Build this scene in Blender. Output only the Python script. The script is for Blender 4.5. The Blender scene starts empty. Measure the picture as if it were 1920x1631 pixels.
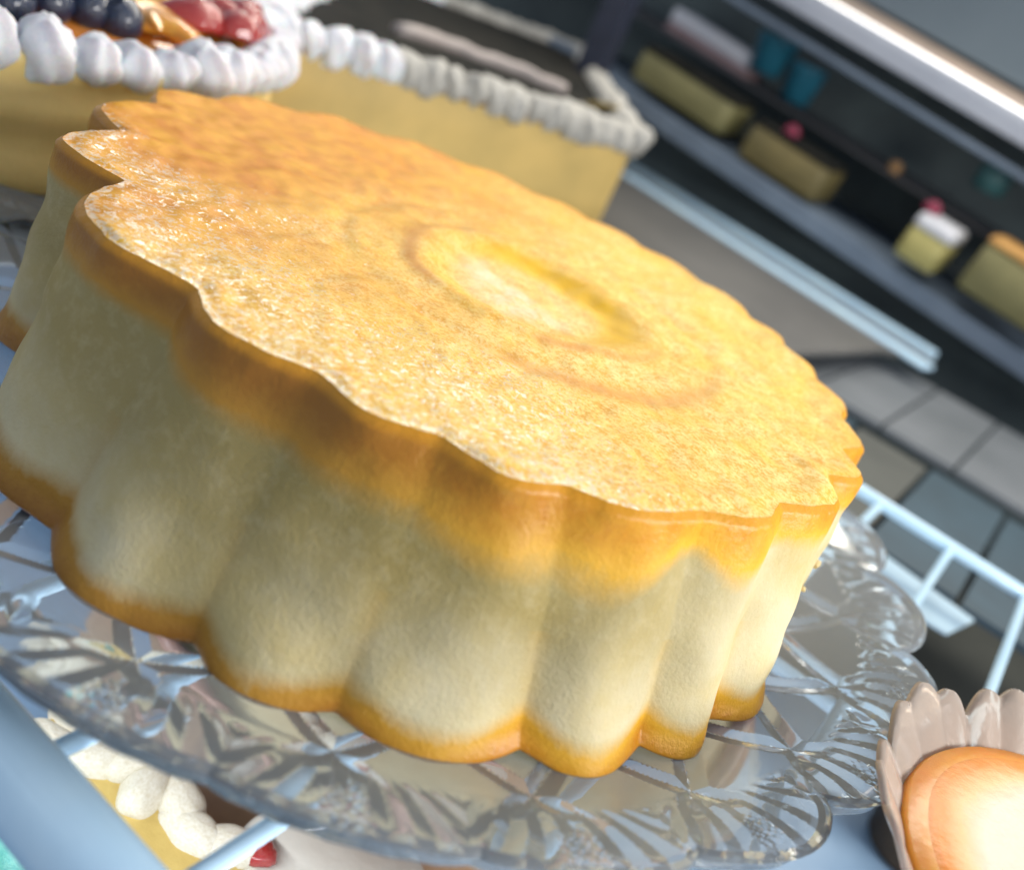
import bpy, math, random
import numpy as np
from mathutils import Vector, Euler, Matrix, noise
random.seed(7); np.random.seed(7)
C = bpy.context.scene
PI = math.pi; R = math.radians

# ------------------------------------------------------------------ camera (1 unit = 1 dm)
C.unit_settings.scale_length = 0.1
cam_d = bpy.data.cameras.new('camera'); cam = bpy.data.objects.new('camera', cam_d); C.collection.objects.link(cam)
cam.location = (1.16628, -2.03736, 0.70010)
cam.rotation_mode = 'XYZ'
Rm = Matrix.Rotation(0.42922, 3, 'Z') @ Matrix.Rotation(1.13831, 3, 'X') @ Matrix.Rotation(0.43237, 3, 'Z')
cam.rotation_euler = Rm.to_euler()
cam_d.sensor_width = 36; cam_d.lens = 36 * 1884.57 / 1920
cam_d.clip_start = 0.02; cam_d.clip_end = 200
cam_d.dof.use_dof = True; cam_d.dof.focus_distance = 1.95; cam_d.dof.aperture_fstop = 1.0
C.camera = cam

# ------------------------------------------------------------------ world and lamps
w = bpy.data.worlds.new('World'); C.world = w; w.use_nodes = True
bg = w.node_tree.nodes['Background']; bg.inputs[0].default_value = (0.74, 0.84, 1.0, 1); bg.inputs[1].default_value = 0.42
C.view_settings.view_transform = 'Standard'; C.view_settings.look = 'None'
C.view_settings.exposure = 0.22; C.view_settings.gamma = 1
def area(name, loc, target, sx, sy, power, col):
    l = bpy.data.lights.new(name, 'AREA'); l.shape = 'RECTANGLE'; l.size = sx; l.size_y = sy
    l.energy = power; l.color = col
    o = bpy.data.objects.new(name, l); C.collection.objects.link(o); o.location = loc
    o.rotation_euler = (Vector(target) - Vector(loc)).to_track_quat('-Z', 'Y').to_euler()
    return o
area('case_strip_lamp', (-1.0, 4.6, 3.4), (0.2, 0.4, -0.1), 9.0, 0.5, 380, (1.0, 0.93, 0.80))
area('lower_shelf_lamp', (0, -1.22, -.70), (0, .5, -1.1), 6.0, 0.08, 36, (.92, .96, 1.0))
area('right_fill_light', (5.5, .6, 1.5), (0.3, 0.1, -0.2), 3.0, 1.8, 300, (1.0, 0.97, 0.93))  # soft fill from out of view, added to brighten the right side

# ------------------------------------------------------------------ helpers
def link(o): C.collection.objects.link(o); return o
def tag(o, label=None, cat=None, group=None, kind=None):
    if label: o['label'] = label
    if cat: o['category'] = cat
    if group: o['group'] = group
    if kind: o['kind'] = kind
    return o
def mesh(name, V, F, mat=None, smooth=True):
    m = bpy.data.meshes.new(name); m.from_pydata([tuple(map(float, v)) for v in V], [], [tuple(map(int, f)) for f in F])
    m.update()
    if smooth: m.polygons.foreach_set('use_smooth', [True] * len(m.polygons))
    if mat: m.materials.append(mat)
    return m
def obj(name, me, parent=None, loc=None, rot=None, scale=None):
    o = link(bpy.data.objects.new(name, me))
    if parent: o.parent = parent
    if loc is not None: o.location = loc
    if rot is not None: o.rotation_euler = rot
    if scale is not None: o.scale = scale
    return o
def empty(name, loc, label, cat, group=None, rot=None):
    o = link(bpy.data.objects.new(name, None)); o.location = loc; o.empty_display_size = .1
    if rot: o.rotation_euler = rot
    return tag(o, label, cat, group)
def attr(me, name, vals):
    a = me.attributes.new(name, 'FLOAT', 'POINT'); a.data.foreach_set('value', np.asarray(vals, dtype=np.float32).ravel())
def sstep(a, b, x):
    t = np.clip((x - a) / (b - a), 0, 1); return t * t * (3 - 2 * t)
def gridfaces(nr, nt, closed=True, off=0):
    F = []
    for i in range(nr - 1):
        for j in range(nt if closed else nt - 1):
            k = (j + 1) % nt
            F.append((off + i * nt + j, off + i * nt + k, off + (i + 1) * nt + k, off + (i + 1) * nt + j))
    return F
def flip(F): return [f[::-1] for f in F]
def lathe(prof, nt=64):
    V = []
    for (r, z) in prof:
        for j in range(nt):
            a = 2 * PI * j / nt; V.append((r * math.cos(a), r * math.sin(a), z))
    return V, gridfaces(len(prof), nt)
def box(x0, x1, y0, y1, z0, z1, bev=0.0, seg=2):
    import bmesh
    bm = bmesh.new(); bmesh.ops.create_cube(bm, size=1)
    for v in bm.verts:
        v.co = Vector((x0 + (v.co.x + .5) * (x1 - x0), y0 + (v.co.y + .5) * (y1 - y0), z0 + (v.co.z + .5) * (z1 - z0)))
    if bev: bmesh.ops.bevel(bm, geom=bm.edges[:], offset=bev, segments=seg, affect='EDGES', profile=.5)
    me = bpy.data.meshes.new('box'); bm.to_mesh(me); bm.free(); return me
def wbox(name, mat, parent=None, loc=(0, 0, 0), rot=None, bev=0.0, dims=None, **k):
    (x0, x1, y0, y1, z0, z1) = dims
    me = box(x0, x1, y0, y1, z0, z1, bev); me.materials.append(mat); me.name = name
    return obj(name, me, parent, loc, rot)
def tube(pts, r, n=12, name='tube', mat=None):
    V = []; P = [Vector(p) for p in pts]
    for i, p in enumerate(P):
        d = (P[min(i + 1, len(P) - 1)] - P[max(i - 1, 0)]).normalized()
        up = Vector((0, 0, 1)) if abs(d.z) < .9 else Vector((1, 0, 0))
        a = d.cross(up).normalized(); b = a.cross(d)
        for j in range(n):
            t = 2 * PI * j / n; V.append(p + a * math.cos(t) * r + b * math.sin(t) * r)
    F = gridfaces(len(P), n); c0 = len(V); V.append(P[0]); V.append(P[-1]); l = (len(P) - 1) * n
    for j in range(n):
        F.append((c0, (j + 1) % n, j)); F.append((c0 + 1, l + j, l + (j + 1) % n))
    return mesh(name, V, F, mat)

# ------------------------------------------------------------------ materials
class NT:
    def __init__(s, name):
        s.m = bpy.data.materials.new(name); s.m.use_nodes = True; s.t = s.m.node_tree
        s.b = s.t.nodes['Principled BSDF']; s.out = s.t.nodes['Material Output']; s._tc = None
    def n(s, k, **kw):
        x = s.t.nodes.new(k)
        for a, v in kw.items(): setattr(x, a, v)
        return x
    def l(s, a, b): s.t.links.new(a, b)
    def tc(s):
        if not s._tc: s._tc = s.n('ShaderNodeTexCoord')
        return s._tc.outputs['Object']
    def noise(s, scale, detail=4, rough=.6, dist=0, vec=None):
        x = s.n('ShaderNodeTexNoise'); x.inputs['Scale'].default_value = scale; x.inputs['Detail'].default_value = detail
        x.inputs['Roughness'].default_value = rough; x.inputs['Distortion'].default_value = dist
        s.l(vec or s.tc(), x.inputs['Vector']); return x.outputs['Fac']
    def ramp(s, f, *stops):
        x = s.n('ShaderNodeValToRGB'); e = x.color_ramp.elements
        while len(e) < len(stops): e.new(.5)
        for el, (p, c) in zip(e, stops): el.position = p; el.color = (c if len(c) == 4 else (*c, 1))
        s.l(f, x.inputs['Fac']); return x.outputs['Color']
    def mix(s, f, a, b, mode='MIX'):
        x = s.n('ShaderNodeMix', data_type='RGBA', blend_type=mode)
        for v, i in ((f, 0), (a, 6), (b, 7)):
            if isinstance(v, (int, float)): x.inputs[i].default_value = v
            elif isinstance(v, tuple): x.inputs[i].default_value = (*v, 1) if len(v) == 3 else v
            else: s.l(v, x.inputs[i])
        return x.outputs[2]
    def math(s, op, a, b=0.0, clamp=False):
        x = s.n('ShaderNodeMath', operation=op, use_clamp=clamp)
        for v, i in ((a, 0), (b, 1)):
            if isinstance(v, (int, float)): x.inputs[i].default_value = v
            else: s.l(v, x.inputs[i])
        return x.outputs[0]
    def at(s, name):
        x = s.n('ShaderNodeAttribute', attribute_name=name); return x.outputs['Fac']
    def bump(s, h, strength=.3, dist=.01, prev=None):
        x = s.n('ShaderNodeBump'); x.inputs['Strength'].default_value = strength; x.inputs['Distance'].default_value = dist
        s.l(h, x.inputs['Height'])
        if prev: s.l(prev, x.inputs['Normal'])
        return x.outputs['Normal']
    def set(s, **kw):
        for k, v in kw.items():
            i = s.b.inputs[k.replace('_', ' ')]
            if hasattr(v, 'node'): s.l(v, i)
            elif isinstance(v, tuple) and len(v) == 3 and i.type == 'RGBA': i.default_value = (*v, 1)
            else: i.default_value = v
        return s
def simple(name, c1, c2=None, rough=.5, nscale=6, bscale=0, bstr=.2, bdist=.01, **kw):
    n = NT(name); c2 = c2 or tuple(x * .75 for x in c1)
    f = n.noise(nscale, 6)
    n.set(Base_Color=n.ramp(f, (.35, c2), (.65, c1)), Roughness=rough, **kw)
    if bscale: n.set(Normal=n.bump(n.noise(bscale, 5), bstr, bdist))
    return n.m

def cake_material(kind):
    n = NT('custard_' + kind)
    if kind == 'top':
        fr = n.at('froth'); yl = n.at('yellow')
        f1 = n.noise(9, 6, .65, .4); f2 = n.noise(120, 3, .7); f3 = n.noise(34, 5, .75)
        s = n.math('ADD', n.math('MULTIPLY', f2, .55), n.math('MULTIPLY', f3, .45))
        spk = n.ramp(s, (.43, (.0,) * 3), (.54, (1, 1, 1)))
        base = n.mix(n.ramp(f1, (.38, (0, 0, 0)), (.62, (1, 1, 1))), n.mix(fr, (.66, .23, .003), (.80, .38, .02)), n.mix(fr, (.80, .36, .008), (.88, .47, .04)))
        pale = n.mix(n.ramp(n.noise(6, 6, .7, .6), (.38, (0, 0, 0)), (.62, (1, 1, 1))), (.95, .60, .10), (.97, .74, .28))
        col = n.mix(n.math('MULTIPLY', spk, fr, True), base, pale)
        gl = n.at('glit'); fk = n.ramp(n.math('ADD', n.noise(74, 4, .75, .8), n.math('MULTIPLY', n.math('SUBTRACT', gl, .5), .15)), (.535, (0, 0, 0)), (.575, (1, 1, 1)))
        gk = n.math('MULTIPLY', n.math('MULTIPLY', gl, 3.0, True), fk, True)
        col = n.mix(n.math('MULTIPLY', gk, .55), col, (1.0, .90, .74))  # wet glints painted as pale flecks in the base colour
        wf = n.at('welln')
        fl = n.noise(14, 5, .7, .5)
        col = n.mix(n.math('MULTIPLY', wf, n.ramp(fl, (.4, (.25, .25, .25)), (.6, (1, 1, 1))), True), col, (.93, .78, .50))
        col = n.mix(yl, col, (.92, .52, .0))
        col = n.mix(n.at('ring'), col, (.75, .31, .05))
        b1 = n.bump(n.math('MULTIPLY', s, n.math('ADD', fr, .12)), .22, .013)
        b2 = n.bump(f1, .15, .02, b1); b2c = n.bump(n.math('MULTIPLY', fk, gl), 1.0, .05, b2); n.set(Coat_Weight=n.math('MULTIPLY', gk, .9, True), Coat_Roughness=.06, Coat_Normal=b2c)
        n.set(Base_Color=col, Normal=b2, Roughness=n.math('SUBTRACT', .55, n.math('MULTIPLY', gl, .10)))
        n.set(Specular_IOR_Level=.22, Subsurface_Weight=.12, Subsurface_Scale=.03)
        n.b.inputs['Subsurface Radius'].default_value = (1.0, .45, .12)
    else:
        br = n.at('brown'); f1 = n.noise(3.2, 5, .6, .3); f2 = n.noise(30, 5, .7); f3 = n.noise(110, 3, .6)
        k = n.math('ADD', br, n.math('MULTIPLY', n.math('ADD', n.math('SUBTRACT', n.noise(9, 6, .7, .6), .5), n.math('MULTIPLY', n.math('SUBTRACT', n.noise(38, 5, .7), .5), .6)), n.math('MULTIPLY', n.at('edge'), 1.15)), True)
        pale = n.mix(n.ramp(f1, (.40, (0, 0, 0)), (.62, (1, 1, 1))), (.80, .71, .46), (.70, .57, .27))
        pale = n.mix(n.at('olive'), pale, n.mix(f1, (.31, .25, .105), (.41, .30, .085)))  # painted shade pulls the wall colour down to olive
        pale = n.mix(n.math('MULTIPLY', n.ramp(f2, (.48, (0, 0, 0)), (.68, (1, 1, 1))), .16), pale, (.80, .71, .47))
        col = n.ramp(k, (0, (1, 1, 1)), (1, (0, 0, 0)))
        c = n.mix(n.ramp(k, (.05, (0, 0, 0)), (.42, (1, 1, 1))), pale, n.mix(n.at('left_tone'), (.82, .44, .03), (.50, .25, .035)))
        c = n.mix(n.ramp(k, (.45, (0, 0, 0)), (.95, (1, 1, 1))), c, n.mix(n.at('left_tone'), (.68, .27, .012), (.35, .145, .02)))
        c = n.mix(n.at('lip'), c, (.74, .33, .02))
        h = n.math('ADD', n.math('MULTIPLY', f2, .6), n.math('MULTIPLY', f3, .45))
        n.set(Base_Color=c, Normal=n.bump(h, .32, .012), Roughness=n.ramp(k, (.2, (.62,) * 3), (.9, (.33,) * 3)))
        n.set(Specular_IOR_Level=.35, Subsurface_Weight=.12, Subsurface_Scale=.03)
        n.b.inputs['Subsurface Radius'].default_value = (1.0, .62, .2)
    return n.m
M_TOP = cake_material('top'); M_SIDE = cake_material('side')

def glass(name, tint=(1, 1, 1), ior=1.5, rough=.0, bscale=0, bstr=.1, tr=1.0):
    n = NT(name); n.set(Base_Color=tint, Roughness=rough, IOR=ior, Transmission_Weight=tr)
    if bscale: n.set(Normal=n.bump(n.noise(bscale, 3), bstr, .01))
    return n.m
M_CRYSTAL = glass('cut_crystal', (.90, .96, 1.0), 1.40, .04, 5, .02, .79)
M_PLASTIC = glass('clear_plastic', (1.0, .84, .72), 1.10, .16, 14, .3, .68)
M_WIRE = simple('white_coated_wire', (.62, .84, 1.0), (.54, .78, .98), .28, 3, 20, .08, Specular_IOR_Level=.6, Coat_Weight=.4)
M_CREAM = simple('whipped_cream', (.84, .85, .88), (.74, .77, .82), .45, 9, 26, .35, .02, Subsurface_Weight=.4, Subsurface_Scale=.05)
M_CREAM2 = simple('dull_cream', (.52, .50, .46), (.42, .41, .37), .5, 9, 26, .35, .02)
M_KHAKI = simple('sponge_yellow', (.92, .68, .27), (.80, .57, .20), .55, 2.6, 30, .25, .01, Subsurface_Weight=.2, Subsurface_Scale=.06)
M_KHAKI2 = simple('sponge_golden', (.66, .46, .15), (.50, .36, .12), .55, 2.0, 30, .2, .01)
M_CHOC = simple('dark_chocolate', (.030, .028, .024), (.014, .015, .014), .85, 5, 18, .3, .02, Specular_IOR_Level=.08)

# ================================================================== THE SCALLOPED CAKE
H = 0.458
tn = [-139.7, -119, -89.4, -71.9, -58.3, -45.5, -29.5, -15, 3, 16, 30, 45, 57, 67, 81, 94, 106, 118, 133, 149, 166, 183, 200]
bn = [-139.7, -119, -88.5, -71.0, -58.1, -41.5, -28.1, -17, 1, 15, 30, 45, 57, 67, 81, 94, 106, 118, 133, 149, 166, 183, 200]
rt_th = [-150, -127, -106, -90, -78, -64, -52, -37, -20, 0, 14, 35, 50, 67, 90, 118, 150, 170, 190, 210]
rt_v = [.985, .975, .975, .97, .962, .965, .995, .99, .985, .98, .985, 1.0, 1.005, 1.025, 1.03, 1.02, 1.03, 1.05, 1.03, .985]
NTH = 1440
TH = np.arange(NTH) * 360.0 / NTH - 150.0          # -150 .. 210
RT = np.interp(TH, rt_th, rt_v)
k = np.ones(41) / 41; RT = np.convolve(np.concatenate([RT[-20:], RT, RT[:20]]), k, 'valid')
rb_th = [-150, -128, -108, -97, -89, -77, -63, -47, -36, -21, -6, 10, 40, 150, 210]
RB = np.interp(TH, rb_th, [1.01, 1.015, 1.055, 1.125, 1.165, 1.152, 1.16, 1.155, 1.145, 1.115, 1.075, 1.0, .985, 1.0, 1.01])
dep_t = np.interp(TH, [-150, -139, -119, -105, -89, -72, -58, -45, -30, -10, 3, 40, 210], [.09, .09, .11, .075, .066, .034, .026, .020, .028, .040, .05, .035, .06])
dep_b = np.interp(TH, [-150, -120, -89, -72, -58, -45, -30, -10, 40, 210], [.10, .11, .085, .060, .046, .060, .052, .05, .05, .07])
def lobe(th, notches):
    ns = sorted([(a + 150) % 360 for a in notches]); ns = [ns[-1] - 360] + ns + [ns[0] + 360]
    x = (th + 150) % 360; i = np.searchsorted(ns, x, side='right') - 1
    ns = np.array(ns); a = ns[i]; b = ns[i + 1]; u = (x - a) / (b - a)
    return np.sin(PI * u), u, (b - a)
EXP_ = np.interp(TH, [-150, -100, -70, 150, 210], [1.6, 1.6, 1.22, 1.22, 1.6])
def ring(t):                                        # t = 0 top .. 1 bottom
    nn = [a * (1 - t) + b * t for a, b in zip(tn, bn)]
    s, u, wd = lobe(TH, nn)
    s = np.abs(s)
    prof = s ** np.interp(t, [0, .12, .5, .85, 1], [1.3, 1.35, 1.3, 1.15, 1.1])
    base = RT + (RB - RT) * (t ** EXP_)
    dep = dep_t * (1 - t) + dep_b * t
    dep = dep * (1 - .72 * np.sin(PI * min(1, t * 1.02)) ** .7 * np.exp(-((TH + 66) / 20) ** 4)) * (1 - .25 * np.sin(PI * t))
    return base - dep * (1 - prof), s, u
def lowfreq(ph, amp, n=9):
    r = np.random.RandomState(ph); y = np.zeros(NTH)
    for k in range(2, n): y += r.randn() * np.cos(np.radians(TH) * k + r.rand() * 6.28) / k
    return amp * y
TR = np.radians(TH)
cosT, sinT = np.cos(TR), np.sin(TR)
cake = empty('scalloped_cake', (0, 0, -H), 'large fluted yellow custard cake with browned rim on the crystal plate', 'cake')
# --- side: body + top crust band + bottom crust
wob = lowfreq(3, .006); wob2 = lowfreq(5, .012, 30)
def side_rows(ts):
    V = []; A = {'brown': [], 'edge': [], 'lip': [], 'olive': [], 'left_tone': []}
    for t in ts:
        r, s, u = ring(t)
        z = -H * t
        bulge = .016 * np.exp(-((t - .11) / .085) ** 2) * (.6 + .4 * s)
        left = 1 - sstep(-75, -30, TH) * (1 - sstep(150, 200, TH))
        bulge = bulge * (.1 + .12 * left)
        rnd = -.012 * (1 - sstep(0, .035, np.full(NTH, t))) ** 2      # rounded shoulder
        flare = .008 * sstep(.88, .97, t) - .022 * sstep(.975, 1.0, t)
        rr = r + bulge + rnd + flare + wob * (1 - t)
        micro = np.array([noise.noise(Vector((c * 9, q * 9, t * 5))) + .45 * noise.noise(Vector((c * 28, q * 28, t * 9))) * math.exp(-t * 14) for c, q in zip(cosT, sinT)]) * .010
        rr = rr + micro
        zz = np.full(NTH, z) + (.004 * (1 - t)) * wob2 / .012 * 0
        if t > .9: zz = zz + .014 * (1 - s) * (t - .9) * 10
        for a, b, c in zip(rr * cosT, rr * sinT, zz): V.append((a, b, c))
        # browning: band under the rim whose lower edge droops in every lobe
        shift = np.where(TH > -60, .25, .0)
        drop = .115 + .03 * left + wob2 * 3.4 + .02 * np.sin(PI * np.clip(u, 0, 1))
        drop = drop + .07 * np.exp(-((TH + 50) / 9) ** 2) + .10 * np.exp(-((TH + 39) / 6) ** 2) + .08 * np.exp(-((TH + 22) / 6) ** 2)
        top = 1 - sstep(drop * .20, drop * 1.75, np.full(NTH, t))
        tb = .93 - .06 * (1 - s) + wob2 * 2.0
        bot = sstep(tb - .12, tb + .09, np.full(NTH, t))
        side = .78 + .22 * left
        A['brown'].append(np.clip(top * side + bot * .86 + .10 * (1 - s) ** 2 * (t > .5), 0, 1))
        A['edge'].append(np.clip(top + bot, .05, 1) * np.clip(1.2 - np.maximum(top, bot) * .4, 0, 1))
        A['olive'].append(np.clip((1 - sstep(.35, .98, t + (s - .5) * .12 + wob2 * 3)) * (.85 + .15 * np.exp(-((TH + 62) / 34) ** 2)) * (1 - sstep(-40, -5, TH) * .8), 0, 1))  # shade of the upper and left wall, painted as darker olive
        A['lip'].append(.7 * (1 - sstep(.004, .045, np.full(NTH, t))))
        A['left_tone'].append(left)  # crust colour is browner toward the left
    return V, {k_: np.concatenate(v) for k_, v in A.items()}
TS = np.concatenate([np.linspace(0, .24, 26), np.linspace(.24, .86, 47)[1:], np.linspace(.86, 1.0, 18)[1:]])
SV, SA = side_rows(TS)
SVn = np.array(SV).reshape(len(TS), NTH, 3)
du_ = np.roll(SVn, -1, 1) - np.roll(SVn, 1, 1); dv_ = np.gradient(SVn, axis=0)
SN = np.cross(dv_, du_); SN /= np.linalg.norm(SN, axis=2, keepdims=True) + 1e-12
if (SN[10, :, 0] * cosT + SN[10, :, 1] * sinT).mean() < 0: SN = -SN
def side_part(name, a, b, lab):
    V = SVn[a:b + 1].reshape(-1, 3)
    me = mesh(name, V, flip(gridfaces(b + 1 - a, NTH)), M_SIDE)
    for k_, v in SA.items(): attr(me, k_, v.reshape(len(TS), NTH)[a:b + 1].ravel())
    me.normals_split_custom_set_from_vertices([tuple(x) for x in SN[a:b + 1].reshape(-1, 3).tolist()])
    o = obj(name, me, cake, (0, 0, H)); o['label'] = lab
    return [tuple(x) for x in V.tolist()]
side_part('top_crust', 0, 25, 'orange brown crust band below the glossy top')
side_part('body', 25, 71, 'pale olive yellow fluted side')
Vb = side_part('bottom_crust', 71, len(TS) - 1, 'dark golden baked edge at the foot')
# --- top surface
top_r0 = None
r0, s0, u0 = ring(0); r0 = r0 - .012 + wob + np.array([noise.noise(Vector((c * 9, q * 9, 0))) + .45 * noise.noise(Vector((c * 28, q * 28, 0))) for c, q in zip(cosT, sinT)]) * .010
fr = np.concatenate([np.linspace(0, .9, 110) ** .9 / .9 ** .9 * .9, np.linspace(.905, 1, 22)])
wc = np.array([.110, .020]); WR = .262
V = []; A = {'froth': [], 'yellow': [], 'ring': [], 'welln': [], 'glit': []}
def topz(x, y, f):
    d = np.hypot(x - wc[0], y - wc[1]); wr = WR * (1 + .05 * np.sin(3 * np.arctan2(y - wc[1], x - wc[0])) + .07 * np.array([noise.noise(Vector((a * 4, b * 4, 9))) for a, b in zip(x, y)]))
    z = -.018 * (1 - sstep(wr * .72, wr * 1.02, d)) + .010 * np.exp(-((d - wr * 1.12) / .035) ** 2) - .005 * np.exp(-((d - .47) / .03) ** 2)
    z = z + .005 * np.exp(-((f - .955) / .035) ** 2)          # low meniscus just inside the rim
    z = z * (1 - sstep(.985, 1, f)) + .0
    return z, d, wr
for f in fr:
    x = cosT * r0 * f; y = sinT * r0 * f
    z, d, wr = topz(x, y, f)
    z = z + np.array([noise.noise(Vector((a * 6, b * 6, 1))) * .007 + noise.noise(Vector((a * 22, b * 22, 1))) * .0035 for a, b in zip(x, y)]) * (1 - sstep(.98, 1, np.full(NTH, f)))
    V += list(zip(x, y, z))
    nn = np.array([noise.noise(Vector((a * 3, b * 3, 4))) for a, b in zip(x, y)])
    dl = np.hypot((x + .62) / 1.0, (y + .42) / .9)
    froth = sstep(.10, .40, dl + nn * .22) * (1 - .55 * sstep(.9, .99, np.full(NTH, f)) * (y > .0))
    froth0 = froth; froth = froth * (.04 + .90 * sstep(-.60, .15, x + .2 * y + nn * .35))
    A['froth'].append(froth)
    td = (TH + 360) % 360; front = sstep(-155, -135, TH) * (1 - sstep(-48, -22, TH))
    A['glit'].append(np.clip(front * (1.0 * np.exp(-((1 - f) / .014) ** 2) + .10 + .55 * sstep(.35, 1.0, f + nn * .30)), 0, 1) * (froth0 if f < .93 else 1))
    ang = np.degrees(np.arctan2(y - wc[1], x - wc[0]))
    back = np.cos(np.radians(ang - 78)) * .5 + .5
    yel = np.exp(-((d - wr * .84) / .046) ** 2) * sstep(.35, .85, back + nn * .1)
    A['yellow'].append(np.clip(yel * 1.1, 0, 1))
    A['ring'].append(np.clip(.75 * np.exp(-((d - wr * 1.20) / .020) ** 2) * sstep(-.35, .1, nn) + .75 * np.exp(-((d - .47) / .035) ** 2) * sstep(.75, 1, np.cos(np.radians(ang + 25)) * .5 + .5), 0, 1))
    A['welln'].append((1 - sstep(wr * .45, wr * .88, d)) * (1 - .9 * yel) * (.30 + .70 * sstep(.25, .85, np.cos(np.radians(ang + 105)) * .5 + .5 + nn * .2)))
F = gridfaces(len(fr), NTH)
F = [f for i, f in enumerate(F) if i >= NTH]
c0 = len(V); V.append((0, 0, V[NTH][2])); F += [(c0, NTH + (j + 1) % NTH, NTH + j) for j in range(NTH)]
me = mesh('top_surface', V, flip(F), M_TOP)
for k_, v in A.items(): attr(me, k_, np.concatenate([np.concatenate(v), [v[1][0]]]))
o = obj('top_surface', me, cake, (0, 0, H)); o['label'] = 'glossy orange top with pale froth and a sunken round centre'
# --- underside
V = [v for v in Vb[-NTH:]]; V.append((0, 0, -H)); me = mesh('underside', V, [(NTH, (j + 1) % NTH, j) for j in range(NTH)], M_SIDE, False)
attr(me, 'brown', [.8] * len(V)); attr(me, 'edge', [.3] * len(V)); attr(me, 'lip', [0] * len(V)); attr(me, 'olive', [0] * len(V)); attr(me, 'left_tone', [0] * len(V))
obj('underside', me, cake, (0, 0, H))
# crumbs on the crust
crm = None
for i, (th, t, s) in enumerate([(9, .50, .014), (7, .62, .008)]):
    V_, F_ = [], []
    import bmesh
    bm = bmesh.new(); bmesh.ops.create_icosphere(bm, subdivisions=2, radius=1)
    for v in bm.verts: v.co *= 1 + .35 * noise.noise(v.co * 1.7 + Vector((i, 0, 0)))
    me = bpy.data.meshes.new('crumb'); bm.to_mesh(me); bm.free(); me.materials.append(M_SIDE)
    for nm, val in (('brown', .12), ('edge', .1), ('lip', 0), ('olive', 0), ('left_tone', 0)): attr(me, nm, [val] * len(me.vertices))
    j = int(((th + 150) % 360) / 360 * NTH); rr = ring(t)[0][j]
    obj('crumb', me, cake, (rr * cosT[j], rr * sinT[j], H - H * t), None, (s, s, s * .8))

# ================================================================== CRYSTAL PLATE
plate = empty('crystal_plate', (0, 0, -.578), 'clear cut crystal plate with petal edge under the fluted cake', 'plate')
NP_ = 22; PH0 = R(1.5)
nth = 22 * 96; th = np.arange(nth) * 2 * PI / nth
def petal(thv):
    u = ((thv - PH0) / (2 * PI / NP_)) % 1.0
    return u
u = petal(th)
tdg = np.degrees((th + PI) % (2 * PI) - PI)
pa = .22 + .78 * sstep(-42, -18, tdg) + .0 * tdg; pa = np.where(tdg > 60, 1.0 - .0 * tdg, pa)
rim_r = 1.285 + .085 * (1 - pa * (1 - np.abs(np.sin(PI * u)) ** .55))
# upper profile: height of the inside as a function of normalised radius q
def ztop(r): return -.462 - .004 * 0 + (sstep(1.02, 1.40, r) ** 1.0) * .088
def cut(r, thv):
    """underside relief: flat topped bars in a zigzag, small pyramids between them"""
    a = thv * NP_ / (2 * PI); sx = (r - .62) / .19
    p = (a + sx * .5) % 1.0; q = (a - sx * .5) % 1.0
    dp = np.minimum(p, 1 - p); dq = np.minimum(q, 1 - q)            # distance to the bars
    w_ = .12
    bar = np.maximum(np.clip(1 - dp / w_, 0, 1), np.clip(1 - dq / w_, 0, 1))
    g = .006 - .018 * bar
    return g * sstep(.75, .85, r)
rings = [0, .4, .74] + list(np.linspace(.78, 1.21, 64))
V = []
nq = 26
for r in rings:
    rr = np.full(nth, float(r)); z = ztop(rr) + .0
    V += list(zip(rr * np.cos(th), rr * np.sin(th), z))
for q in np.linspace(0, 1, nq)[1:]:
    rr = 1.21 + (rim_r - 1.21) * q
    z = ztop(rr) + .006 * q * np.sin(PI * u)
    V += list(zip(rr * np.cos(th), rr * np.sin(th), z))
ntop = len(rings) + nq - 1
# rounded rim then underside back to centre
for (dr, dz) in ((.010, -.004), (.014, -.012), (.010, -.020), (.002, -.026)):
    rr = rim_r + dr; z = ztop(rim_r) + .006 * np.sin(PI * u) * 1 + dz
    V += list(zip(rr * np.cos(th), rr * np.sin(th), z))
for q in np.linspace(1, 0, nq):
    rr = 1.21 + (rim_r - .004 - 1.21) * q
    # fan flutes on each petal
    uc = (u - .5) / (.55 + .45 * q) ; fan = np.abs(((uc + .10 * (q - .5) ** 2) * 5.0 + 100.5) % 1.0 - .5) * 2
    flu = .008 * fan * np.sin(PI * np.clip(q * .86 + .07, 0, 1)) ** .7
    dia = .010 * (np.abs((uc * 16 + q * 9) % 1 - .5) + np.abs((uc * 16 - q * 9) % 1 - .5)) * np.exp(-((uc) / .12) ** 2) * sstep(.35, .5, q) * (1 - sstep(.8, .9, q))
    blend = sstep(0, .35, q)
    z = ztop(rr) - .050 + flu * blend + dia * .5 + cut(rr, th) * (1 - blend) - .012 * (1 - q)
    V += list(zip(rr * np.cos(th), rr * np.sin(th), z))
for r in rings[::-1][1:]:
    rr = np.full(nth, float(r)); z = ztop(rr) - .062 + cut(rr, th)
    V += list(zip(rr * np.cos(th), rr * np.sin(th), z))
nrow = len(V) // nth
F = flip(gridfaces(nrow, nth))
me = mesh('dish', V, F, M_CRYSTAL, True)
try: me.set_sharp_from_angle(angle=R(9))
except Exception as e: print('sharp', e)
o = obj('dish', me, plate, (0, 0, .578))
V, F = lathe([(.80, 0), (.84, 0), (.845, .02), (.835, .034), (.80, .034), (.795, .02), (.80, 0)], 160)
obj('foot_ring', mesh('foot_ring', V, F, M_CRYSTAL), plate, (0, 0, .003))

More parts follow.
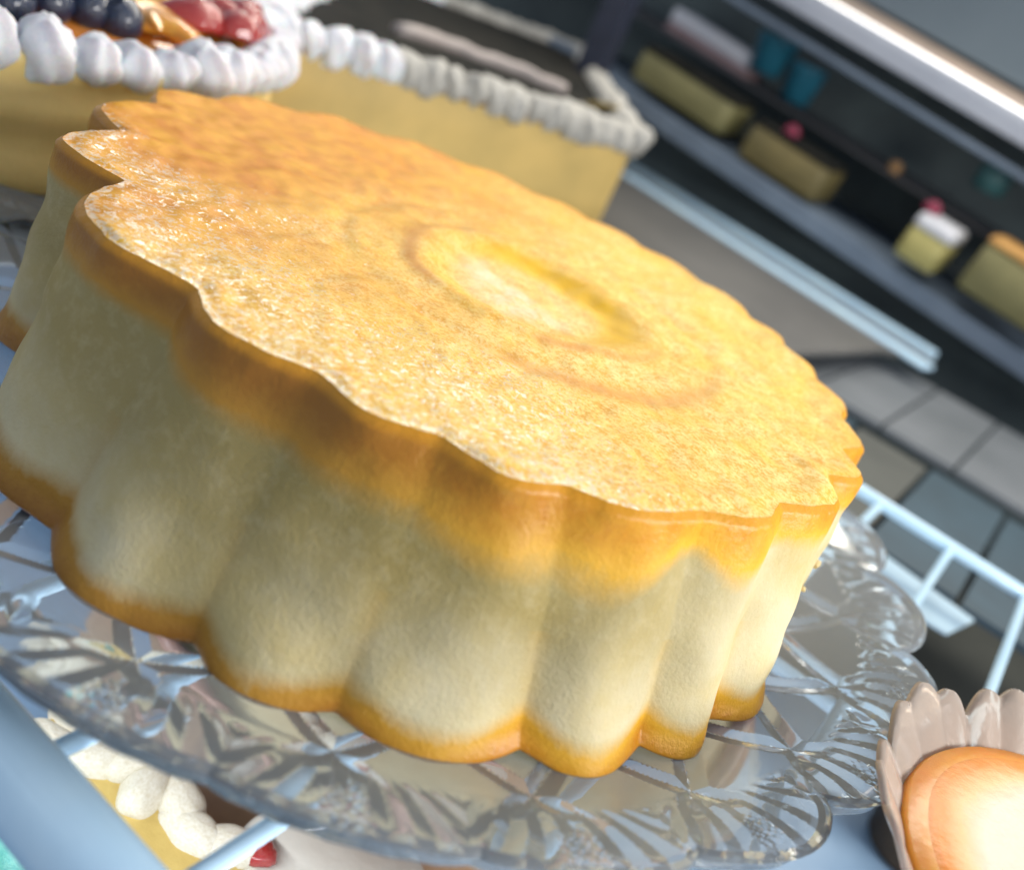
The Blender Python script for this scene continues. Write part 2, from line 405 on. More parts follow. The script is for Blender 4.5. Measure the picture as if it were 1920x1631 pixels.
# ================================================================== WIRE SHELF
shelf = empty('wire_shelf', (.5, 0, -.66), 'pale blue coated wire shelf carrying the plate', 'shelf')
def sh(name, me, lab=None):
    o = obj(name, me, shelf, (-.5, 0, .66))
    if lab: o['label'] = lab
    return o
sh('front_bar', tube([(-3.2, -1.30, -.60), (3.2, -1.30, -.60)], .066, 24, 'front_bar', M_WIRE), 'thick rounded front rail of the shelf')
sh('rear_bar', tube([(-3.2, 1.88, -.60), (3.2, 1.88, -.60)], .025, 16, 'rear_bar', M_WIRE))
sh('middle_bar', tube([(-3.2, .35, -.640), (3.2, .35, -.640)], .022, 16, 'middle_bar', M_WIRE))
for i in range(-10, 9):
    x = .62 + i * .296
    sh('cross_wire', tube([(x, -1.30, -.60), (x, -1.27, -.603), (x, 1.88, -.603)], .0165, 12, 'cross_wire', M_WIRE))
0 and sh('outer_wire', tube([(-3.2, -1.16, -.635), (3.2, -1.16, -.635)], .018, 12, 'outer_wire', M_WIRE))

# ================================================================== CREAM SWIRLS
def swirl(mat, name='cream_swirl', sd=0, lump=1.0):
    V = []; nt = 40; prof = []
    for i in range(13):
        a = -PI / 2 + PI * i / 12; prof.append((math.cos(a) ** .8 if math.cos(a) > 1e-6 else 0.0, math.sin(a)))
    for i, (r, z) in enumerate(prof):
        for j in range(nt):
            a = 2 * PI * j / nt
            rr = r * (1 + .11 * lump * math.cos(6 * a + z * (1.6 + .5 * sd) + sd)) * (1 + .06 * math.sin(2 * a + 1))
            V.append((rr * math.cos(a) * 1.15 + .12 * z, rr * math.sin(a) * (1 - .12 * z), z * 1.12 + .14 * math.cos(a) * r))
    V = [(x * (1 + .22 * lump * noise.noise(Vector((x * 1.3 + sd * 7, y * 1.3, z * 1.3)))), y * (1 + .22 * lump * noise.noise(Vector((x * 1.3 - sd * 5, y * 1.3, z * 1.3)))), z * (1 + .2 * lump * noise.noise(Vector((x * 1.5, y * 1.5, z + 5 + sd * 3)))) + .05 * lump * noise.noise(Vector((x * 5, y * 5, z * 5 + sd)))) for x, y, z in V]
    return mesh(name, V, gridfaces(len(prof), nt), mat)
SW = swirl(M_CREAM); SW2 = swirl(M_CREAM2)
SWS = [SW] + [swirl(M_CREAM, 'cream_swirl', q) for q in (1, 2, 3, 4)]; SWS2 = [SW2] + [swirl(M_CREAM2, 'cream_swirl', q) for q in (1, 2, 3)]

# --- round fruit cake at the left
FC = Vector((-2.39, -.13, -.42)); FR = 1.2; fh = .40
fruit = empty('fruit_cake', FC, 'round yellow cake with fat white cream border and glazed fruit at upper left', 'cake')
V, F = lathe([(0.0, 0), (FR - .02, 0), (FR + .01, .02)] + [(FR + .012 * math.sin(i * 1.1), .02 + (fh - .04) * i / 12) for i in range(1, 12)] + [(FR, fh - .02), (FR - .03, fh), (0, fh)], 160)
V = [(x * (1 + .008 * noise.noise(Vector((x * 3, y * 3, z * 6)))), y * (1 + .008 * noise.noise(Vector((x * 3, y * 3, z * 6)))), z) for x, y, z in V]
obj('sponge', mesh('sponge', V, F, M_KHAKI), fruit)
V, F = lathe([(0, fh + .001), (FR - .1, fh + .001), (FR - .1, fh + .012), (0, fh + .012)], 96)
M_GLAZE = simple('fruit_glaze', (.62, .24, .03), (.50, .16, .02), .12, 3, 12, .3)
obj('glaze', mesh('glaze', V, F, M_GLAZE), fruit)
nsw = 58
for i in range(nsw):
    a = 2 * PI * i / nsw + random.uniform(-.008, .008); s = random.uniform(.062, .080)
    obj('cream_swirl', random.choice(SWS), fruit, ((FR - .03) * math.cos(a), (FR - .03) * math.sin(a), fh - .005), (random.uniform(-.25, .25), random.uniform(-.2, .25), a + random.uniform(-.4, .4)), (s * 1.05, s * 1.0, s * random.uniform(.9, 1.15)))
M_BLUEB = simple('blueberry_skin', (.012, .028, .075), (.008, .012, .03), .25, 10, 30, .3, Coat_Weight=.6)
M_MANGO = simple('mango_flesh', (.86, .40, .02), (.80, .30, .01), .2, 6, 22, .3, Coat_Weight=.8, Subsurface_Weight=.3, Subsurface_Scale=.05)
M_STRAW = simple('strawberry_flesh', (.36, .008, .012), (.42, .04, .03), .18, 7, 28, .5, Coat_Weight=.9, Subsurface_Weight=.2, Subsurface_Scale=.04)
V, F = lathe([(0, -1), (.5, -.87), (.87, -.5), (1, 0), (.87, .5), (.55, .83), (.42, .90), (.38, 1.0), (.30, .98), (.26, .84), (0, .80)], 20)
BB = mesh('blueberry', V, F, M_BLUEB)
def berry_mesh():
    V = []; n = 20; prof = [(0, -1.0), (.25, -.95), (.5, -.75), (.75, -.35), (.92, .1), (.95, .4), (.8, .68), (.45, .8), (0, .78)]
    for (r, z) in prof:
        for j in range(n):
            a = 2 * PI * j / n; q = 1 + .05 * math.cos(5 * a + z * 9)
            V.append((r * math.cos(a) * q, max(r * math.sin(a) * q, -.15), z))
    return mesh('strawberry', V, gridfaces(len(prof), n), M_STRAW)
def mango_mesh():
    V = []; n = 16; m = 18
    for i in range(m):
        t = i / (m - 1); a = (t - .5) * 2.2; w_ = math.sin(PI * t) ** .6 * .3 + .02
        c = Vector((math.sin(a), math.cos(a) - .7, 0))
        for j in range(n):
            b = 2 * PI * j / n; d = Vector((math.sin(a), math.cos(a), 0))
            V.append(c + d * w_ * math.cos(b) + Vector((0, 0, 1)) * w_ * .55 * math.sin(b))
    return mesh('mango_slice', V, gridfaces(m, n), M_MANGO)
ST = berry_mesh(); MG = mango_mesh()
def onf(x, y): return (x - FC.x, y - FC.y)
for (x, y) in [(-1.40, -.40), (-1.50, -.22), (-1.50, -.10), (-1.62, -.30), (-1.64, -.14), (-1.42, -.54), (-1.56, -.48), (-1.46, -.02), (-1.60, .02), (-1.72, -.42), (-1.78, -.22), (-1.6, -.62), (-1.50, -.66)]:
    px, py = onf(x, y)
    obj('blueberry', BB, fruit, (px, py, fh + .055 + random.uniform(0, .02)), (random.uniform(-.7, .7), random.uniform(-.7, .7), random.uniform(0, 6)), (.068,) * 3)
for (x, y, rz) in [(-1.50, .10, 1.2), (-1.56, .20, 1.5), (-1.44, .04, .9), (-1.68, .14, 1.1), (-1.74, .30, 1.3), (-1.46, .20, 1.8)]:
    px, py = onf(x, y)
    obj('mango_slice', MG, fruit, (px, py, fh + .045), (.3, random.uniform(-.3, .3), rz), (.17, .17, .15))
for (x, y, rz) in [(-1.62, .42, .4), (-1.72, .56, 1.0), (-1.80, .72, 2.0), (-1.62, .34, 2.6), (-1.88, .46, 0), (-1.70, .68, .2), (-1.90, .66, 1.5), (-1.58, .52, 1.2)]:
    px, py = onf(x, y)
    obj('strawberry', ST, fruit, (px, py, fh + .05), (R(80), 0, rz), (.085, .085, .11))
V, F = lathe([(0, 0), (1.33, 0), (1.35, .006), (1.33, .012), (0, .012)], 128)
tag(obj('white_card', mesh('white_card', V, F, simple('white_card', (.82, .86, .92), (.74, .79, .86), .6, 4, 20, .2)), None, (FC.x, FC.y, -.584 - .012)), 'white card under the glass dish of the fruit cake', 'card')
# glass stand of the fruit cake with scalloped sparkling edge
stand = empty('glass_cake_dish', (FC.x, FC.y, -.58), 'scalloped clear glass dish under the fruit cake at the left edge', 'dish')
V = []; nt = 480; a = np.arange(nt) * 2 * PI / nt; pr_ = [(0, .10), (1.1, .10), (1.24, .115), (1.34, .15), (1.37, .165), (1.375, .155), (1.34, .13), (1.24, .09), (1.15, .06), (1.1, .0), (1.0, .0), (.98, .06), (0, .06)]
for (r, z) in pr_:
    q = sstep(1.1, 1.37, np.array(r)); rr = r * (1 + .018 * q * np.abs(np.sin(a * 18)))
    V += list(zip(rr * np.cos(a), rr * np.sin(a), z + .02 * q * np.abs(np.sin(a * 18)) + .008 * q * np.cos(a * 72)))
obj('dish', mesh('dish', V, flip(gridfaces(len(pr_), nt)), M_CRYSTAL), stand)

# --- long dark topped cake behind
A0 = Vector((-1.98, .90, -.52)); A1 = Vector((-1.20, 3.05, -.52)); du = (A1 - A0).normalized(); dn = Vector((-du.y, du.x, 0)); Lc = (A1 - A0).length
slab = empty('chocolate_topped_cake', A0, 'long golden cake with cream border and dark chocolate top behind the fluted cake', 'cake', rot=(0, 0, math.atan2(du.y, du.x)))
Wc = 3.2; hc = .50; SK = .655
def rrect(x0, x1, y0, y1, rad, n=10):
    P = []
    for cx, cy, a0 in ((x1 - rad, y1 - rad, 0), (x0 + rad, y1 - rad, 90), (x0 + rad, y0 + rad, 180), (x1 - rad, y0 + rad, 270)):
        for i in range(n + 1):
            a_ = R(a0 + 90 * i / n); P.append((cx + rad * math.cos(a_), cy + rad * math.sin(a_)))
    return P
def shear(P, k_): return [(p[0] + k_ * p[1], p[1]) for p in P]
def prism(P, prof):
    """prof: list of (inset, z)"""
    c = Vector((sum(p[0] for p in P) / len(P), sum(p[1] for p in P) / len(P))); V = []
    xs = [p[0] for p in P]; ys = [p[1] for p in P]; hx = (max(xs) - min(xs)) / 2; hy = (max(ys) - min(ys)) / 2
    for ins, z in prof:
        for p in P: V.append((c.x + (p[0] - c.x) * (1 - ins / hx), c.y + (p[1] - c.y) * (1 - ins / hy), z))
    n = len(P); F = gridfaces(len(prof), n); b = len(V)
    V.append((c.x, c.y, prof[0][1])); V.append((c.x, c.y, prof[-1][1]))
    for j in range(n): F.append((b, (j + 1) % n, j)); F.append((b + 1, (len(prof) - 1) * n + j, (len(prof) - 1) * n + (j + 1) % n))
    return V, F
P = shear(rrect(0, Lc, 0, Wc, .10), SK)
V, F = prism(P, [(.02, 0), (0, .02), (.004, .15), (0, .3), (.003, hc - .04), (.012, hc - .012), (.035, hc)])
obj('sponge', mesh('sponge', V, F, M_KHAKI2), slab)
V, F = prism(shear(rrect(.08, Lc - .08, .08, Wc - .08, .06), SK), [(.0, hc + .001), (0, hc + .012), (.01, hc + .016)])
obj('chocolate_top', mesh('chocolate_top', V, F, M_CHOC), slab)
V, F = prism(shear(rrect(.005, Lc - .005, .005, Wc - .005, .1), SK), [(.0, hc - .045), (-.006, hc - .04), (-.006, hc - .01), (.0, hc - .005)])
obj('crust_line', mesh('crust_line', V, F, simple('crust_line', (.24, .11, .02), (.16, .08, .015), .5)), slab)
per = []
stp = .122
x = .05
while x < Lc - .03: per.append((x, .045)); x += stp
y = .13
while y < Wc: per.append((Lc - .045, y)); y += stp
x = Lc - .12
while x > 0: per.append((x, Wc - .045)); x -= stp
y = Wc - .13
while y > .1: per.append((.045, y)); y -= stp
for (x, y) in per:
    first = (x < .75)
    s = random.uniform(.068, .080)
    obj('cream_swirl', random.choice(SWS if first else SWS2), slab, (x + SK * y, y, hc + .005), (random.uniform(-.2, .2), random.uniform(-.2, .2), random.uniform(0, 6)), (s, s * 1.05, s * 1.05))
M_PINKC = simple('pinkish_cream', (.36, .31, .29), (.28, .25, .24), .5, 8)
def drizzle(pts, r, mat, name, parent):
    P = []
    for i in range(len(pts) - 1):
        for k_ in range(6):
            t = k_ / 6; P.append(Vector(pts[i]).lerp(Vector(pts[i + 1]), t) + Vector((0, 0, random.uniform(-.01, .01))))
    P.append(Vector(pts[-1])); obj(name, tube(P, r, 10, name, mat), parent)
drizzle([(1.2, .9, hc + .03), (1.6, .95, hc + .04), (2.0, .9, hc + .035), (2.3, .75, hc + .03)], .045, M_PINKC, 'cream_drizzle', slab)
pe = obj('candied_peel', MG.copy(), slab, (Lc + .20, .62, hc + .03), (.2, .3, 2.4), (.14, .12, .12))
pe.data.materials[0] = simple('olive_peel', (.26, .17, .02), (.16, .12, .02), .4)

# ================================================================== CUSTARD CUP (lower right)
CX, CY = 1.83, -.17
cup = empty('clear_petal_cup', (CX, CY, -.585), 'clear petal edged plastic cup at the lower right corner', 'cup')
nt = 540; a = np.arange(nt) * 2 * PI / nt
uu = (a * 11 / (2 * PI) + .45 + .12 * np.sin(3 * a)) % 1
pet = np.abs(np.sin(PI * uu)) ** .6; pet2 = np.abs(np.sin(PI * ((uu * 3.0 + .1) % 1)))
pr_ = [(.28, 0), (.30, .01), (.34, .06), (.38, .12), (.43, .17), (.48, .205), (.52, .235), (.54, .255)]
V = []
for i, (r, z) in enumerate(pr_):
    q = sstep(.36, .54, np.array(r)); rr = r + q * (.040 * pet - .02 + .014 * pet2); zz = z + q * (.050 * pet + .022 * pet2)
    V += list(zip(rr * np.cos(a), rr * np.sin(a), zz))
for i, (r, z) in enumerate(pr_[::-1]):
    q = sstep(.36, .54, np.array(r)); rr = r - .010 + q * (.040 * pet - .02 + .014 * pet2); zz = z + .006 + q * (.050 * pet + .022 * pet2)
    V += list(zip(rr * np.cos(a), rr * np.sin(a), zz))
b = len(V); V += [(0, 0, 0), (0, 0, .006)]
F = gridfaces(len(pr_) * 2, nt) + [(b, (j + 1) % nt, j) for j in range(nt)] + [(b + 1, (2 * len(pr_) - 1) * nt + j, (2 * len(pr_) - 1) * nt + (j + 1) % nt) for j in range(nt)]
obj('petal_bowl', mesh('petal_bowl', V, F, M_PLASTIC), cup)
cust = empty('small_custard', (CX, CY, -.572), 'small cream topped custard with orange caramel edge inside the clear petal cup', 'custard')
M_CARA = simple('orange_caramel', (.88, .32, .02), (.80, .24, .012), .3, 5, 30, .15, Subsurface_Weight=.5, Subsurface_Scale=.08)
M_CUST0 = simple('cream_custard', (.90, .80, .60), (.86, .75, .52), .4, 7, 40, .12, Subsurface_Weight=.4, Subsurface_Scale=.08)
V, F = lathe([(0, .0), (.25, .0), (.29, .04), (.34, .11), (.40, .165), (.455, .20), (.47, .215), (.46, .232), (.425, .238)], 120)
obj('caramel_side', mesh('caramel_side', V, F, M_CARA), cust)
n = NT('cream_to_orange'); sp = n.n('ShaderNodeSeparateXYZ'); n.l(n.tc(), sp.inputs[0])
rad = n.math('SQRT', n.math('ADD', n.math('POWER', sp.outputs[0], 2.0), n.math('POWER', sp.outputs[1], 2.0)))
rad = n.math('ADD', rad, n.math('MULTIPLY', n.math('SUBTRACT', n.noise(6, 4), .5), .05))
n.set(Base_Color=n.ramp(rad, (.32, (.66, .60, .48)), (.365, (.72, .46, .20)), (.405, (.80, .25, .012))), Roughness=.38, Subsurface_Weight=.4, Subsurface_Scale=.08, Normal=n.bump(n.noise(16, 5), .25, .02)); M_CUST = n.m
V, F = lathe([(.427, .2375), (.41, .243), (.37, .246), (.2, .252), (0, .255)], 120)
obj('cream_top', mesh('cream_top', V, F, M_CUST), cust)

# ================================================================== BELOW THE SHELF
M_SLATE = simple('slate_blue_board', (.25, .37, .52), (.19, .30, .44), .4, 1.2, 6, .1)
lower = tag(wbox('lower_shelf', M_SLATE, dims=(-4, 4, -2.2, 1.7, -1.52, -1.42)), kind='structure')
M_MAUVE = simple('mauve_glaze', (.32, .17, .13), (.24, .12, .09), .35, 2.5, 10, .2)
# tart in a mauve brown tin, added to tint the glass above it
t = empty('glass_tint_tart', (.15, .2, -1.405), 'large cream tart in mauve brown tin, added below to tint the crystal plate', 'tart')
V, F = lathe([(0, 0), (.48, 0), (.50, .01), (.80, .47), (.815, .48), (.79, .485), (.77, .46), (.48, .03), (0, .03)], 120)
t.scale = (1.18, 1.18, 1)
obj('tin', mesh('tin', V, F, M_MAUVE), t)
V, F = lathe([(.755, .43), (.77, .455), (.74, .468), (.4, .475), (0, .478)], 120)
obj('filling', mesh('filling', V, F, simple('khaki_cream', (.74, .62, .38), (.60, .46, .24), .5, 3, 20, .2)), t)
V, F = lathe([(0, 0), (.93, 0), (.95, .006), (.93, .012), (0, .012)], 96)
tag(obj('glass_tint_board', mesh('glass_tint_board', V, F, simple('tan_board', (.60, .40, .24), (.42, .26, .18), .5, 2.5, 12, .1)), None, (.15, .22, -1.4195)), 'round tan board added under the tart to warm the plate glass', 'cake board')  # board added for the warm colour it gives the plate
# yellow cake with cream
SW_SOFT = swirl(simple('soft_cream', (.70, .66, .56), (.60, .54, .40), .6, 9), 'cream_swirl', 2, .35)
t = empty('yellow_cream_cake', (.27, -.86, -1.42), 'yellow cake with white cream on the shelf below the front rail', 'cake')
V, F = prism(rrect(-.42, .16, -.16, .17, .05), [(.01, 0), (0, .02), (0, .22), (.02, .24)]); obj('sponge', mesh('sponge', V, F, simple('mustard_sponge', (.62, .45, .14), (.52, .36, .10), .6, 8, 30, .3)), t)
for (x, y) in [(-.36, .08), (-.30, .12), (-.24, .06), (-.20, .12), (-.13, .09), (-.06, .13), (.01, .10), (.08, .13), (-.33, -.01)]:
    obj('cream_swirl', SW_SOFT, t, (x, y, .225), (0, 0, x * 9), (.075, .06, .045))
# white cake with red fruit
t = empty('white_cake', (.56, -.58, -1.42), 'white iced cake with a red berry on the shelf below', 'cake')
V, F = lathe([(0, 0), (.23, 0), (.24, .02), (.24, .20), (.22, .225), (0, .235)], 64); obj('icing', mesh('icing', V, F, simple('white_icing', (.74, .72, .64), (.66, .63, .55), .5, 6, 20, .2)), t)
obj('berry', ST, t, (-.155, -.09, .235), (R(80), 0, .9), (.04, .03, .06))
# turquoise cupcake
t = empty('turquoise_cupcake', (.02, -1.06, -1.42), 'cupcake with bright turquoise icing at the lower left corner', 'cupcake')
V, F = lathe([(0, 0), (.12, 0), (.16, .16), (0, .17)], 48); obj('sponge', mesh('sponge', V, F, M_KHAKI), t)
M_TURQ = simple('turquoise_icing', (.02, .58, .62), (.01, .42, .48), .35, 9, 20, .3, Subsurface_Weight=.2, Subsurface_Scale=.04)
M_MINT = simple('mint_icing', (.30, .68, .58), (.20, .58, .52), .4, 9, 20, .3)
ST2 = swirl(M_TURQ, 'icing_swirl'); ST3 = swirl(M_MINT, 'icing_swirl')
for i in range(7):
    a = i * 2 * PI / 7; obj('icing_swirl', ST2 if i % 3 else ST3, t, (.10 * math.cos(a), .10 * math.sin(a), .20), (0, 0, a), (.075, .07, .07))
obj('icing_swirl', ST2, t, (0, 0, .28), None, (.08, .08, .09))
# folded pale paper under the plate at the front right
M_PAPER = simple('pale_blue_paper', (.60, .76, .92), (.54, .70, .88), .6, 2, 18, .12)
PAPER = [(.93, -.50, 0), (1.38, .08, .004), (1.17, .09, .008), (1.10, -.05, .008), (.95, -.27, .004)]
t = mesh('paper_sheet', PAPER, [(0, 1, 2, 3, 4)], M_PAPER, False)
o = obj('paper_sheet', t, None, (0, 0, -.9)); sm = o.modifiers.new('thick', 'SOLIDIFY'); sm.thickness = .006
tag(o, 'pale blue paper sheet showing below the front right of the crystal plate', 'paper')

# ================================================================== BACKGROUND OF THE CASE
M_DARK = simple('case_back', (.13, .165, .165), (.08, .10, .105), .8, 1.2)
M_FLOOR = simple('case_floor', (.09, .095, .085), (.06, .065, .06), .7, 1.5)
M_GREY = simple('grey_metal_deck', (.15, .147, .143), (.105, .104, .102), .45, .9, 12, .08, Metallic=.0)
M_EDGE = simple('pale_blue_edge', (.60, .82, .98), (.48, .70, .92), .4, 2.5, 8, .15)
M_EDGE2 = simple('grey_blue_edge', (.17, .22, .29), (.12, .16, .22), .5, 2.0, 8, .15)
M_WALL = simple('grey_blue_wall', (.17, .21, .24), (.15, .19, .22), .6, 1.0)
M_PANEL = simple('pale_grey_panel', (.46, .49, .56), (.40, .43, .50), .5, 1.0)
M_TEAL = simple('dark_teal_board', (.045, .085, .115), (.03, .05, .065), .5, 1.3)
M_GLOW = simple('painted_lamp_glow', (.55, .42, .33), (.44, .36, .30), .5, 1.5)  # peach tone painted for the lamp's glow
tag(wbox('case_floor', M_FLOOR, dims=(-14, 10, 1.9, 8, -2.3, -2.2)), kind='structure')
tag(wbox('case_back_wall', M_DARK, dims=(-14, 10, 7.2, 7.4, -2.2, 3)), kind='structure')
def beam(a, b, hz, dy, mat, name, parent=None, bev=.01):
    """box between two points (upper front edge a -> b), height hz downward, depth dy backwards"""
    a, b = Vector(a), Vector(b); d = b - a; L = d.length
    me = box(0, L, 0, dy, -hz, 0, bev); me.materials.append(mat); me.name = name
    rz = math.atan2(d.y, d.x); ry = -math.asin(d.z / L)
    o = obj(name, me, parent); o.rotation_mode = 'XYZ'; o.rotation_euler = (0, ry, rz); o.location = a
    return o
def ext(a, b, l=0.0, r=0.0):
    a, b = Vector(a), Vector(b); d = b - a; return a - d * l, b + d * r
# upper canopy: lamp line, pale panel, rails (front faces at y = 6)
can = empty('case_canopy', (-.8, 6, .6), 'pale canopy panel of the case with a lit strip lamp at upper right', 'canopy')
def childbeam(a, b, hz, dy, mat, name, l=.8, r=1.2, off=0, par=can):
    a, b = ext(a, b, l, r); o = beam(a, b, hz, dy, mat, name); o.parent = par; o.matrix_parent_inverse = par.matrix_basis.inverted() if False else Matrix.Translation(-Vector(par.location)); return o
childbeam((-1.62, 6, 3.2), (.01, 6, 3.05), 1.95, .3, M_WALL, 'upper_panel')
childbeam((-1.62, 5.99, 1.215), (.01, 5.99, 1.055), .085, .3, M_GLOW, 'glow_strip')  # glow of the lamp on the wall, painted as a peach strip
childbeam((-1.62, 5.97, 1.115), (.01, 5.97, .955), .17, .3, M_PANEL, 'lower_panel')
n = NT('lamp_tube'); n.set(Base_Color=(1, 1, 1)); n.b.inputs['Emission Color'].default_value = (1, .97, .92, 1); n.b.inputs['Emission Strength'].default_value = 2.2
a, b = ext((-1.62, 5.93, 1.125), (.01, 5.93, .965), .8, 1.2)
o = obj('strip_lamp', tube([a, b], .009, 10, 'strip_lamp', n.m), can); o.matrix_parent_inverse = Matrix.Translation(-can.location)
o = childbeam((-1.57, 5.95, .815), (.22, 5.95, .625), .05, .1, M_EDGE2, 'lower_rail')
# middle glass shelf with small cakes
ms = empty('middle_shelf', (-1, 5.3, -.3), 'grey blue edged shelf with small cakes in the dark case', 'shelf')
childbeam((-2.65, 5.6, -.04), (.57, 5.6, -.36), .14, 1.5, M_EDGE2, 'shelf_board', .3, .6, par=ms)
# tray (light blue bright edge) and grey deck in front
tr = empty('long_tray', (-1, 4.2, -.8), 'long grey tray with bright pale blue edge behind the fluted cake', 'tray')
V0 = Vector((-2.68, 5.95, -.58)); V1 = Vector((.45, 5.07, -.58))
childbeam(V0, V1, .09, .10, M_EDGE, 'rear_edge', 0.0, .0, par=tr)
V2 = Vector((-2.36, 5.40, -.60)); V3 = Vector((.50, 4.62, -.60))
childbeam(V2, V3, .03, .16, M_EDGE, 'front_edge', 0.0, .0, par=tr)
V, F = prism([(-3.2, 3.2), (-.1, 2.5), (.25, 4.5), (.5, 5.0), (-2.6, 5.85), (-3.4, 5.5)], [(0, -.64), (0, -.615)])
o = obj('tray_bed', mesh('tray_bed', V, F, M_GREY, False), tr); o.matrix_parent_inverse = Matrix.Translation(-tr.location)
# pale panels right of the tray
M_TILE = simple('dull_grey_tile', (.17, .185, .205), (.12, .135, .15), .5, 1.5, 6, .1)
pp = empty('panelled_deck', (1.2, 4.4, -.8), 'pale grey deck panels with thin seams at the right', 'deck')
def quadbox(name, P, z, th_, mat, par):
    V, F = prism(P, [(0, -th_), (0, 0)]); o = obj(name, mesh(name, V, F, mat, False), par); o.location = (-par.location.x, -par.location.y, z - par.location.z); return o
for i in range(7):
    x0 = .05 + i * .42
    quadbox('panel', [(x0 - .28, 3.45), (x0 + .12, 3.45), (x0 + .14, 4.95), (x0 - .26, 4.95)], -.75, .03, M_TILE, pp)
deck2 = empty('rear_lower_deck', (1, 2.7, -.9), 'dark teal boards between the rear wires and pale panels', 'deck')
for i in range(7):
    x0 = .30 + i * .42
    quadbox('board', [(x0 - .20, 2.0), (x0 + .19, 2.0), (x0 + .19, 3.4), (x0 - .20, 3.4)], -.80 - .01 * (i % 2), .03, M_TEAL if i != 1 else M_FLOOR, deck2)
# pale blue sheet beyond the plate
o = obj('card_sheet', mesh('card_sheet', [(.2, 1.98, 0), (.82, 1.95, 0), (1.42, 1.86, 0), (1.36, 1.60, 0), (.3, 1.45, 0)], [(0, 4, 3, 2, 1)], simple('pale_card', (.42, .56, .66), (.36, .50, .60), .6, 1.5), False), None, (0, 0, -.78))
sm = o.modifiers.new('thick', 'SOLIDIFY'); sm.thickness = .01
tag(o, 'pale blue card lying beyond the plate under the rear wires', 'card')
# dark brown loaf under right wires
t = empty('brown_loaf', (1.85, 1.45, -1.42), 'dark brown loaf below the wires at the right', 'loaf')
V, F = prism(rrect(-.35, .5, -.30, .28, .15), [(.02, 0), (0, .03), (0, .35), (.04, .45), (.12, .5)]); obj('loaf_body', mesh('loaf_body', V, F, simple('brown_crust', (.10, .055, .025), (.035, .028, .02), .6, 3, 14, .4, .03)), t)
# small cakes on the middle shelf
def smallcake(name, lab, x0, x1, z0, z1, y, mat, topmat=None, toph=.05, decor=None):
    t = empty(name, ((x0 + x1) / 2, y, z0), lab, 'cake'); wd = (x1 - x0) / 2
    V, F = prism(rrect(-wd, wd, 0, .5, min(.06, wd * .4)), [(.01, 0), (0, .015), (0, z1 - z0 - .015), (.015, z1 - z0)])
    o = obj('sponge', mesh('sponge', V, F, mat), t); t.rotation_euler = (0, R(5.5), 0)
    if topmat:
        V, F = prism(rrect(-wd - .005, wd + .005, -.006, .506, min(.06, wd * .4)), [(.01, z1 - z0 + .001), (0, z1 - z0 + .012), (0.004, z1 - z0 + toph * .8), (.03, z1 - z0 + toph)])
        obj('icing', mesh('icing', V, F, topmat), t)
    if decor:
        for (dx, m_) in decor:
            V, F = lathe([(0, -.6), (.8, -.4), (1, 0), (.7, .6), (.2, .95), (0, 1)], 16); obj('decoration', mesh('decoration', V, F, m_), t, (dx, .15, z1 - z0 + toph + .03), None, (.07, .06, .06))
    return t
M_OLV = simple('olive_sponge', (.25, .23, .10), (.15, .14, .06), .6, 2, 14, .2)
M_OLV2 = simple('bright_sponge', (.48, .43, .17), (.36, .32, .11), .6, 2, 14, .2)
M_WHT = simple('white_topping', (.70, .70, .74), (.60, .62, .68), .5, 4)
M_MAG = simple('magenta_fruit', (.30, .03, .08), (.20, .02, .05), .4, 4)
M_ORG = simple('orange_topping', (.60, .33, .10), (.5, .26, .07), .5, 4)
smallcake('olive_cake', 'long olive yellow cake on the middle shelf, leftmost', -2.78, -1.86, .0, .24, 5.7, M_OLV, M_CHOC, .05)
smallcake('pink_topped_cake', 'dim golden cake with a magenta fruit on the middle shelf', -1.66, -.95, -.14, .12, 5.7, simple('dim_gold', (.22, .17, .06), (.12, .10, .04), .6, 2), M_CHOC, .04, [(.0 - .1, M_MAG)])
smallcake('white_topped_slice', 'small yellow slice with white cream and magenta fruit on top', -.20, .10, -.20, .03, 5.5, M_OLV2, M_WHT, .10, [(-.12, M_MAG)])
smallcake('orange_topped_cake', 'yellow cake with orange top at the right edge of the middle shelf', .28, .95, -.22, .12, 5.5, M_OLV, M_ORG, .06)
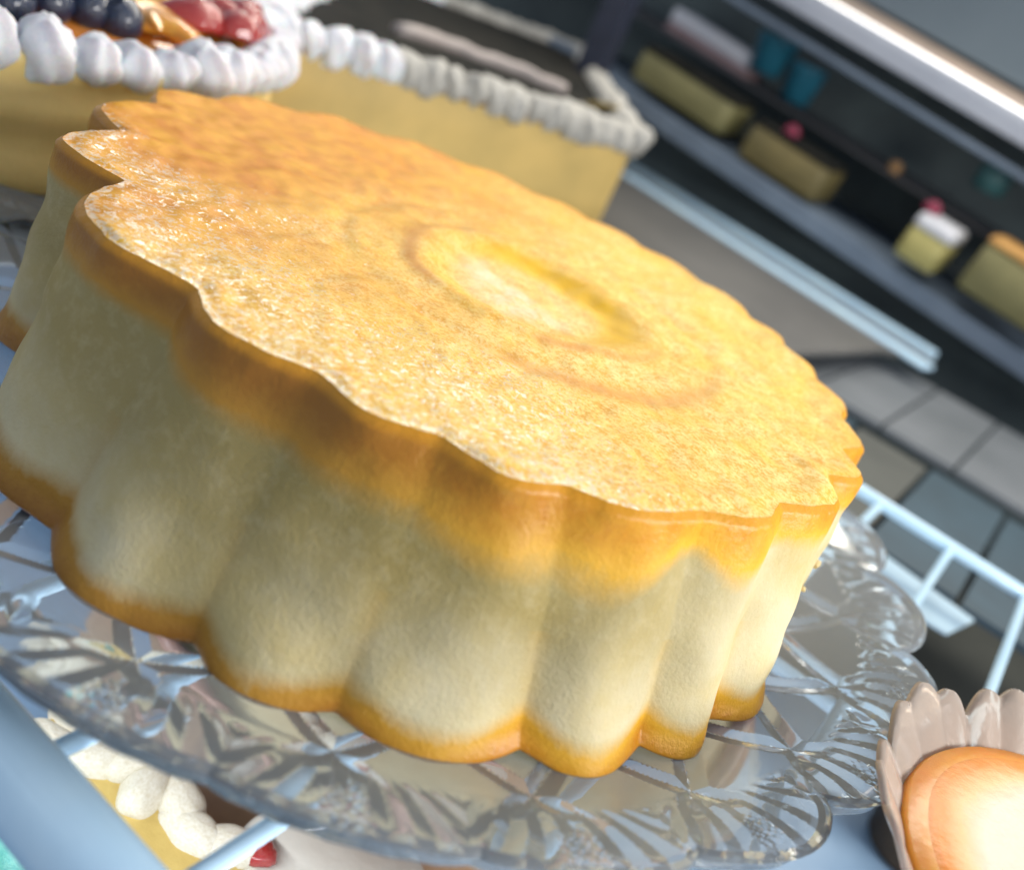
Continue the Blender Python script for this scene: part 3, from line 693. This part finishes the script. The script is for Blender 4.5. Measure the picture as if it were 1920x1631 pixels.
# upper shelf items: white-pink box and teal tubs, dark post
t = empty('white_box', (-2.5, 6.4, .48), 'white box with pinkish lower edge on the dark upper shelf', 'box', rot=(0, R(6), 0))
wbox('carton', M_WHT, t, dims=(-.5, .36, 0, .4, 0, .12), bev=.02); wbox('pink_edge', simple('pink_card', (.36, .25, .26), (.3, .2, .2), .6), t, dims=(-.49, .38, -.004, .39, -.08, -.001), bev=.01)
for (x, z, r_) in [(-2.02, .62, .17), (-1.68, .52, .15)]:
    t = empty('teal_tub', (x, 6.45, z - .15), 'round teal tub on the dark upper shelf, %s of the pair' % ('left' if x < -1.9 else 'right'), 'tub')
    V, F = lathe([(0, 0), (r_ * .8, 0), (r_, .26), (r_ * 1.04, .27), (r_ * 1.04, .3), (0, .3)], 40); obj('tub_body', mesh('tub_body', V, F, simple('teal_plastic', (.03, .20, .30), (.02, .13, .2), .4)), t)
o = wbox('case_post', simple('dark_post', (.03, .035, .06), (.02, .024, .04), .5), dims=(-.10, .10, 0, .15, -2.2, 3.0)); o.location = (-2.62, 4.75, 0)
tag(o, 'dark upright post of the case behind the chocolate topped cake', 'post')
o['label'] = 'dark upright post of the case behind the chocolate topped cake'
for (x, z, m_, lab) in [(.02, .50, 'dim_teal', 'dim teal jar in the dark at the right'), (-.65, .32, 'dim_orange', 'tiny orange jar in the dark middle')]:
    t = empty('jar', (x, 6.3, z - .1), lab, 'jar'); rr = .12 if m_ == 'dim_teal' else .05
    V, F = lathe([(0, 0), (rr, 0), (rr * 1.05, rr * 1.4), (rr * .8, rr * 1.7), (rr * .8, rr * 2), (0, rr * 2)], 24)
    obj('jar_body', mesh('jar_body', V, F, simple(m_, (.04, .13, .14) if m_ == 'dim_teal' else (.45, .25, .10), None, .5)), t)
us = wbox('upper_shelf', simple('dark_shelf', (.05, .05, .055), (.035, .035, .04), .6), dims=(-6, 6, 6.1, 7.1, -.02, .0)); us.location = (-1.6, 0, .33); us.rotation_euler = (0, R(5.5), 0)
tag(us, 'dark upper shelf holding the white box and teal tubs', 'shelf')
C.cycles.max_bounces = 14; C.cycles.transmission_bounces = 12; C.cycles.transparent_max_bounces = 12
C.cycles.caustics_refractive = False; C.cycles.caustics_reflective = False
